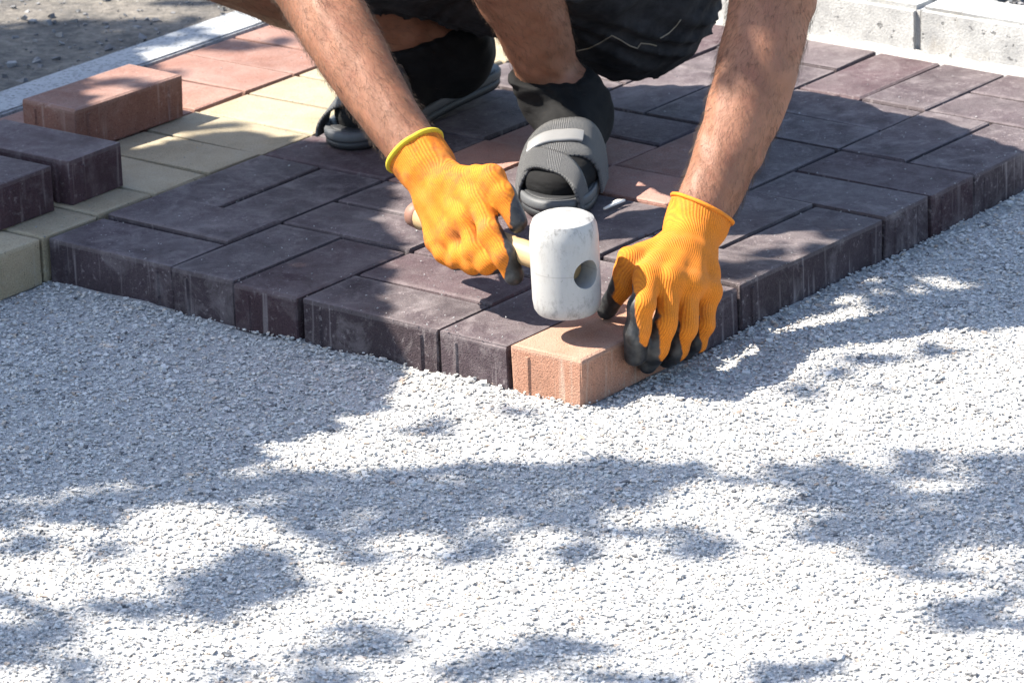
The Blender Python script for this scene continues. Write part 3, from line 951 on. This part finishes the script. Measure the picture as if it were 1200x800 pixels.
# frayed threads at the knee hem and pale stitching on the seat
bvh = BVHTree.FromPolygons([tuple(v) for v in V], [tuple(map(int, q)) for q in Q])
def on_shorts(px, py):
    d = Vector(ray(px, py)).normalized()
    hit = bvh.ray_cast(Vector(CAM), d)
    return None if hit[0] is None else np.array(hit[0]) - np.array(d) * .001
for line in ([(676, 60), (690, 57), (704, 50), (717, 42), (727, 47), (738, 54), (747, 57), (751, 51), (762, 52), (773, 55)], [(774, 45), (784, 39), (793, 30), (800, 20)]):
    dense = []
    for a, b in zip(line[:-1], line[1:]):
        dense += [lerp(np.array(a, float), np.array(b, float), t) for t in (0, .33, .66)]
    pts = [on_shorts(*p) for p in dense]
    pts = [p for p in pts if p is not None]
    if len(pts) > 2:
        link('stitching', py_mesh('stitching', *tube(pts, .0009, 5)), M['thread'], shorts).matrix_parent_inverse = Matrix.Identity(4)
        shorts.children[-1].location = (0, 0, 0)

# shirt (above the frame)
st = [P(waist + Z(0, .03, -.05), waist, .142, .142, ((0, .75, -.65), 1.1)), P(waist, chest, .14, .155, ((0, .65, -.75), 1.15)), P(shL, shR, .072, .072), P(chest, lerp(chest, neck, .6), .12, .075)]
st += limb(shR, lerp(shR, elR, .55), [.070, .068, .066]) + limb(shL, lerp(shL, elL, .55), [.070, .068, .066])
V, Q = surface_nets(st, .007, .035, extra=folds)
pchild('shirt', np_mesh('shirt', relax(V, Q, 1), Q), M['shirt'])
V, Q = surface_nets([P(Z(0, .42, .79), Z(0, .395, .825), .088, .080), P(Z(0, .45, .745), Z(0, .44, .78), .066, .078)], .006, .03)
pchild('hair', np_mesh('hair', relax(V, Q, 1), Q), M['hair'])

# gloves
def make_glove(cuff, wrist, mcps, fingers, thumb, palm_dir, finger_palm, rad, trim_col, knuckle_axis, bias, dirt, cuff_r):
    pr, meta = [], []
    def add(a, b, ra, rb, kind, pd, fl=None):
        pr.append(P(a, b, ra, rb, fl)); meta.append((kind, unit(pd)))
    ext = unit(cuff - wrist)
    add(cuff + ext * .01, wrist, cuff_r[0], cuff_r[1], 'cuff', palm_dir)
    for i, m_ in enumerate(mcps):
        add(wrist + (m_ - wrist) * .08, m_, .024, .0165, 'palm', palm_dir)
    for i in range(3):
        add(lerp(wrist, mcps[i], .45), lerp(wrist, mcps[i + 1], .45), .019, .019, 'palm', palm_dir)
        add(mcps[i], mcps[i + 1], .0150, .0150, 'palm', palm_dir)
    for f_, r_ in zip(fingers, rad):
        nn = len(f_)
        for i in range(nn - 1):
            tt = i / max(1, nn - 2)
            kind = 'tip' if i == nn - 2 else ('mid' if i == nn - 3 and nn > 3 else 'prox')
            add(f_[i], f_[i + 1], r_ * (1.06 - .10 * i / nn), r_ * (1.06 - .10 * (i + 1) / nn), kind, finger_palm)
    add(lerp(thumb[0], thumb[1], .6), lerp(wrist, mcps[0], .7), .013, .015, 'palm', palm_dir)
    for i in range(len(thumb) - 1):
        r0 = [.019, .0150, .0128, .0115][i]; r1 = [.0150, .0128, .0115, .0105][i]
        add(thumb[i], thumb[i + 1], r0, r1, 'ttip' if i == len(thumb) - 2 else 'thumb', finger_palm)
    V, Q = surface_nets(pr, .0016, .0065, clips=[(cuff, ext)],
                        extra=lambda X: .0009 * np.sin(X @ np.array([90., 60, 120]) + 2 * np.sin(X @ np.array([60., -80, 50]))))
    V = relax(V, Q, 2, .45)
    D = np.stack([p.d(V) for p in pr], 1)
    near = D.argmin(1)
    coat = np.zeros(len(V)); rib = np.zeros(len(V))
    W = np.exp(-np.clip(D - D.min(1, keepdims=True), 0, .05) / .0035); W /= W.sum(1, keepdims=True)
    ka = unit(knuckle_axis)
    for i, (p, (kind, pd)) in enumerate(zip(pr, meta)):
        ab = p.b - p.a; L = np.linalg.norm(ab); ax = ab / (L + 1e-9)
        h = np.clip(((V - p.a) @ ax) / (L + 1e-9), 0, 1)
        q = V - p.a - h[:, None] * ab
        qn = q / (np.linalg.norm(q, axis=1, keepdims=True) + 1e-9)
        pdo = unit(pd - ax * (pd @ ax))
        c = qn @ pdo + bias[kind] + (h * .9 if kind in ('tip', 'ttip') else 0)
        coat += W[:, i] * c
    lat = V @ ka
    rib[:] = lat
    trim = np.clip(1 - np.abs((V - cuff) @ ext) / .0045, 0, 1) if trim_col else np.zeros(len(V))
    trim = (trim > .1).astype(float)
    me = np_mesh('glove', V, Q)
    fattr(me, 'coat', coat * .5); fattr(me, 'rib', rib); fattr(me, 'trim', trim); fattr(me, 'dirt', np.full(len(V), dirt))
    g_ = pchild('glove', me, M['glove'])
    # rolled hem of the cuff, following the mouth of the glove
    e1 = unit(np.cross(ext, Z(0, 0, 1))); e2 = np.cross(ext, e1)
    dd = V - cuff; band_ = np.abs(dd @ ext + .003) < .003
    aa = np.arctan2(dd[band_] @ e2, dd[band_] @ e1); rr = np.hypot(dd[band_] @ e2, dd[band_] @ e1)
    ring = []
    for a in np.linspace(0, 2 * math.pi, 40, endpoint=False):
        w_ = np.abs((aa - a + math.pi) % (2 * math.pi) - math.pi) < .16
        r_ = np.percentile(rr[w_], 92) if w_.any() else cuff_r[0]
        ring.append(cuff + (r_ + .0002) * (math.cos(a) * e1 + math.sin(a) * e2) - ext * .001)
    rm = py_mesh('cuff_hem', *tube(ring, .0030 if trim_col else .0024, 8, close=True))
    nv_ = len(rm.vertices)
    for a_, v_ in (('coat', -1), ('rib', 0), ('trim', 1 if trim_col else 0), ('dirt', .3)): fattr(rm, a_, np.full(nv_, v_))
    link('cuff_hem', rm, M['glove'], g_)
    return g_

# his left hand (right in the picture) holds the end of the orange brick
mc = [Z(.077, .088, .119), Z(.099, .088, .112), Z(.122, .102, .101), Z(.143, .128, .087)]
fg = [[mc[0], Z(.068, .044, .100), Z(.062, .040, .070), Z(.060, .052, .041)],
      [mc[1], Z(.094, .058, .075), Z(.083, .060, .046), Z(.075, .074, .024)],
      [mc[2], Z(.117, .078, .060), Z(.107, .084, .034), Z(.096, .100, .019)],
      [mc[3], Z(.139, .108, .054), Z(.129, .110, .033), Z(.117, .126, .018)]]
th = [lerp(wrL, mc[0], .40) + Z(-.010, .006, -.004), aty(739, 306, .112), aty(727, 338, .112), aty(712, 362, .132)]
make_glove(cufL, wrL, mc, fg, th, UD * .7 + Z(0, 0, -.7), Z(-.9, .1, -.35), [.0134, .0124, .0120, .0110], False,
           mc[3] - mc[0], dict(cuff=-2, palm=-.85, prox=-.22, mid=.42, tip=.95, thumb=-.75, ttip=.65), .15, (.0380, .0355))
# his right hand (left in the picture) grips the mallet's handle
def hp(px, py, dy):                                      # a point on a sight line, dy in front of (-) or behind the handle
    for _ in range(1):
        d = ray(px, py)
    # intersect with the vertical plane through the handle, moved by dy along y
    n_ = np.cross(hd, Z(0, 0, 1)); c0 = head_c + Z(0, dy, 0)
    t = ((c0 - CAM) @ n_) / (d @ n_)
    return CAM + d * t
mc = [hp(560, 232, -.014), hp(548, 256, -.028), hp(532, 274, -.036), hp(516, 281, -.040)]
fg = [[mc[0], hp(574, 272, -.036), hp(590, 300, -.036), hp(602, 321, -.024)],
      [mc[1], hp(556, 292, -.046), hp(572, 309, -.040), hp(590, 306, -.016)],
      [mc[2], hp(540, 299, -.050), hp(556, 309, -.042), hp(574, 306, -.018)],
      [mc[3], hp(521, 296, -.048), hp(537, 304, -.042), hp(552, 303, -.018)]]
th = [lerp(wrR, mc[0], .45), hp(576, 210, .006), hp(591, 228, .010), hp(606, 262, .010)]
make_glove(cufR, wrR, mc, fg, th, Z(.1, .8, -.6), Z(.92, .15, -.25), [.0128, .0122, .0120, .0112], True,
           mc[3] - mc[0], dict(cuff=-2, palm=-.9, prox=-.15, mid=.2, tip=.6, thumb=-.45, ttip=.45), .7, (.0345, .0335))

# ------------------------------------------------------------------ the tree whose crown shades the gravel (left of the frame)
def leaf_mat():
    m, nt, b = new_mat('leaf')
    tc = N(nt, 'TexCoord').outputs['Object']
    setc(nt, b, mix(nt, noise(nt, tc, 6, 3), (.035, .075, .02), (.09, .14, .035)))
    b.inputs['Roughness'].default_value = .5
    return m
M['leaf'] = leaf_mat()
M['bark'] = ground_mat('bark', (.10, .075, .055), (.20, .16, .12), 30, .01)
def poly_pts(poly, dens, z=0.0):
    w = np.array([atz(a, b, z)[:2] for a, b in poly])
    mn, mx = w.min(0), w.max(0)
    n_ = int((mx - mn).prod() * dens)
    p = mn + rng.uniform(0, 1, (n_, 2)) * (mx - mn)
    ins = np.zeros(n_, bool)
    j = len(w) - 1
    for i in range(len(w)):
        xi, yi, xj, yj = *w[i], *w[j]
        ins ^= ((yi > p[:, 1]) != (yj > p[:, 1])) & (p[:, 0] < (xj - xi) * (p[:, 1] - yi) / (yj - yi + 1e-12) + xi)
        j = i
    return p[ins]
def ell(cx, cy, rx, ry, rot=0):
    return [(cx + rx * math.cos(a) * math.cos(rot) - ry * math.sin(a) * math.sin(rot), cy + rx * math.cos(a) * math.sin(rot) + ry * math.sin(a) * math.cos(rot)) for a in np.linspace(0, 2 * math.pi, 14, endpoint=False)]
shade = [  # outline on the ground as seen in the photograph, leaves per square metre, distance range towards the sun
    ([(-160, 60), (120, 70), (215, 120), (170, 200), (190, 232), (300, 200), (440, 225), (480, 260), (490, 360), (475, 415), (430, 470), (380, 500), (300, 515), (290, 545), (180, 560), (60, 570), (-40, 575), (-260, 620), (-400, 420)], 4000, 1.4, 2.0),
    ([(-200, 545), (120, 555), (300, 550), (440, 548), (520, 540), (640, 548), (780, 545), (870, 548), (860, 572), (740, 592), (640, 612), (500, 618), (400, 628), (330, 625), (310, 592), (200, 585), (150, 592), (120, 615), (-200, 600)], 1500, 3.0, 4.4),
    (ell(520, 630, 180, 26), 420, 3.4, 5), (ell(660, 632, 70, 22), 700, 3.4, 5), (ell(790, 630, 60, 20), 800, 3.4, 5), (ell(560, 490, 60, 9, -.1), 600, 3.0, 4.0), (ell(480, 505, 40, 8), 600, 3, 4),
    (ell(60, 640, 110, 16), 450, 3.4, 5), (ell(280, 675, 75, 34, .1), 1300, 3.4, 4.6), (ell(250, 715, 40, 26), 1000, 3.4, 4.6), (ell(10, 735, 75, 44), 1500, 3.4, 4.6), (ell(110, 722, 70, 12, -.1), 1100, 3.4, 4.6), (ell(60, 785, 90, 22), 700, 3.6, 5),
    (ell(430, 748, 72, 20, -.1), 1300, 3.4, 4.6), (ell(370, 780, 50, 26), 1000, 3.4, 4.6), (ell(250, 785, 60, 16), 800, 3.6, 5), (ell(640, 762, 85, 18, -.15), 1300, 3.4, 4.6), (ell(560, 790, 60, 14), 700, 3.6, 5), (ell(930, 788, 70, 12), 1200, 3.4, 4.6), (ell(730, 800, 60, 14), 800, 3.4, 4.6),
    (ell(960, 455, 120, 16, -.15), 380, 3.0, 4.2), (ell(850, 478, 70, 8, -.1), 300, 3, 4), (ell(960, 565, 70, 16, .1), 1000, 3.2, 4.4), (ell(1090, 560, 190, 38, -.05), 950, 3.4, 4.8), (ell(1130, 630, 170, 50), 750, 3.4, 5), (ell(1000, 610, 110, 26), 650, 3.4, 5), (ell(1180, 715, 110, 34), 500, 3.6, 5),
    (ell(1150, 340, 130, 44), 1200, 1.8, 2.6), (ell(970, 345, 100, 14, -.35), 900, 1.8, 2.4), (ell(1090, 415, 80, 10, -.1), 500, 2.4, 3.2),
    # beyond the paving
    (ell(90, 80, 190, 26), 1800, 2.4, 3.4), (ell(40, 18, 120, 7), 900, 2.6, 3.4), (ell(230, 62, 70, 12), 900, 2.6, 3.4), (ell(230, 130, 50, 8), 800, 2.6, 3.2), (ell(260, 190, 60, 8), 900, 2.4, 3),
    (ell(330, 95, 50, 9), 900, 2.6, 3.4), (ell(250, 25, 60, 8), 800, 2.6, 3.4), (ell(1050, 20, 90, 6, .2), 900, 2.6, 3.4), (ell(1160, 70, 50, 8), 900, 2.6, 3.4), (ell(1150, 5, 120, 8), 1400, 2.6, 3.4), (ell(1010, 45, 60, 6, .2), 700, 2.6, 3.4),
]
LP = []
for poly, dens, t0, t1 in shade:
    p = poly_pts(poly, dens)
    t = rng.uniform(t0, t1, len(p))
    LP.append(np.concatenate([p, np.zeros((len(p), 1))], 1) + t[:, None] * TO_SUN)
# the rest of the crown, whose shade falls outside the picture
nx = 1400
p = np.stack([rng.uniform(-2.6, -.95, nx), rng.uniform(-1.0, 1.9, nx), np.zeros(nx)], 1)
LP.append(p + rng.uniform(1.6, 3.4, nx)[:, None] * TO_SUN)
LP = np.concatenate(LP)
n_ = len(LP)
nrm = rng.normal(0, 1, (n_, 3)) * .55 + TO_SUN; nrm /= np.linalg.norm(nrm, axis=1, keepdims=True)
tv = np.cross(nrm, rng.normal(0, 1, (n_, 3))); tv /= np.linalg.norm(tv, axis=1, keepdims=True)
bv = np.cross(nrm, tv)
ln = rng.uniform(.028, .048, n_)[:, None]; wd = ln * .62
shape = [(-1, 0, 0), (-.35, .85, .14), (.35, .7, .12), (1, 0, -.1), (.35, -.7, .12), (-.35, -.85, .14)]
V = np.stack([LP + tv * ln * a + bv * wd * b + nrm * ln * c for a, b, c in shape], 1)
f = np.array([(0, 1, 2, 3), (0, 3, 4, 5)])
Fc = (f[None] + 6 * np.arange(n_)[:, None, None]).reshape(-1, 4)
tree = empty('shade_tree', (-3.5, .2, 0)); tag(tree, 'leafy broadleaf tree standing beside the gravel, its crown over the paving', 'tree')
TINV = Matrix.Translation((3.5, -.2, 0))
o = link('crown', np_mesh('crown', V.reshape(-1, 3), Fc, False), M['leaf'], tree); o.matrix_parent_inverse = TINV
base = Z(-3.5, .2, -.02); fork = Z(-3.3, .2, 1.15)
parts = [tube([base, Z(-3.47, .19, .5), fork, Z(-3.15, .25, 1.9), Z(-2.95, .3, 2.7)], [.12, .10, .085, .06, .03], 12)]
for k_ in rng.choice(n_, 46, replace=False):
    e = LP[k_]; s0 = lerp(fork, Z(-2.95, .3, 2.7), rng.uniform(0, .9))
    m1 = lerp(s0, e, .5) + Z(0, 0, .12) + rng.normal(0, .05, 3)
    parts.append(tube([s0, m1, e], [.018, .009, .003], 6))
o = link('trunk', py_mesh('trunk', *join(parts)), M['bark'], tree); o.matrix_parent_inverse = TINV
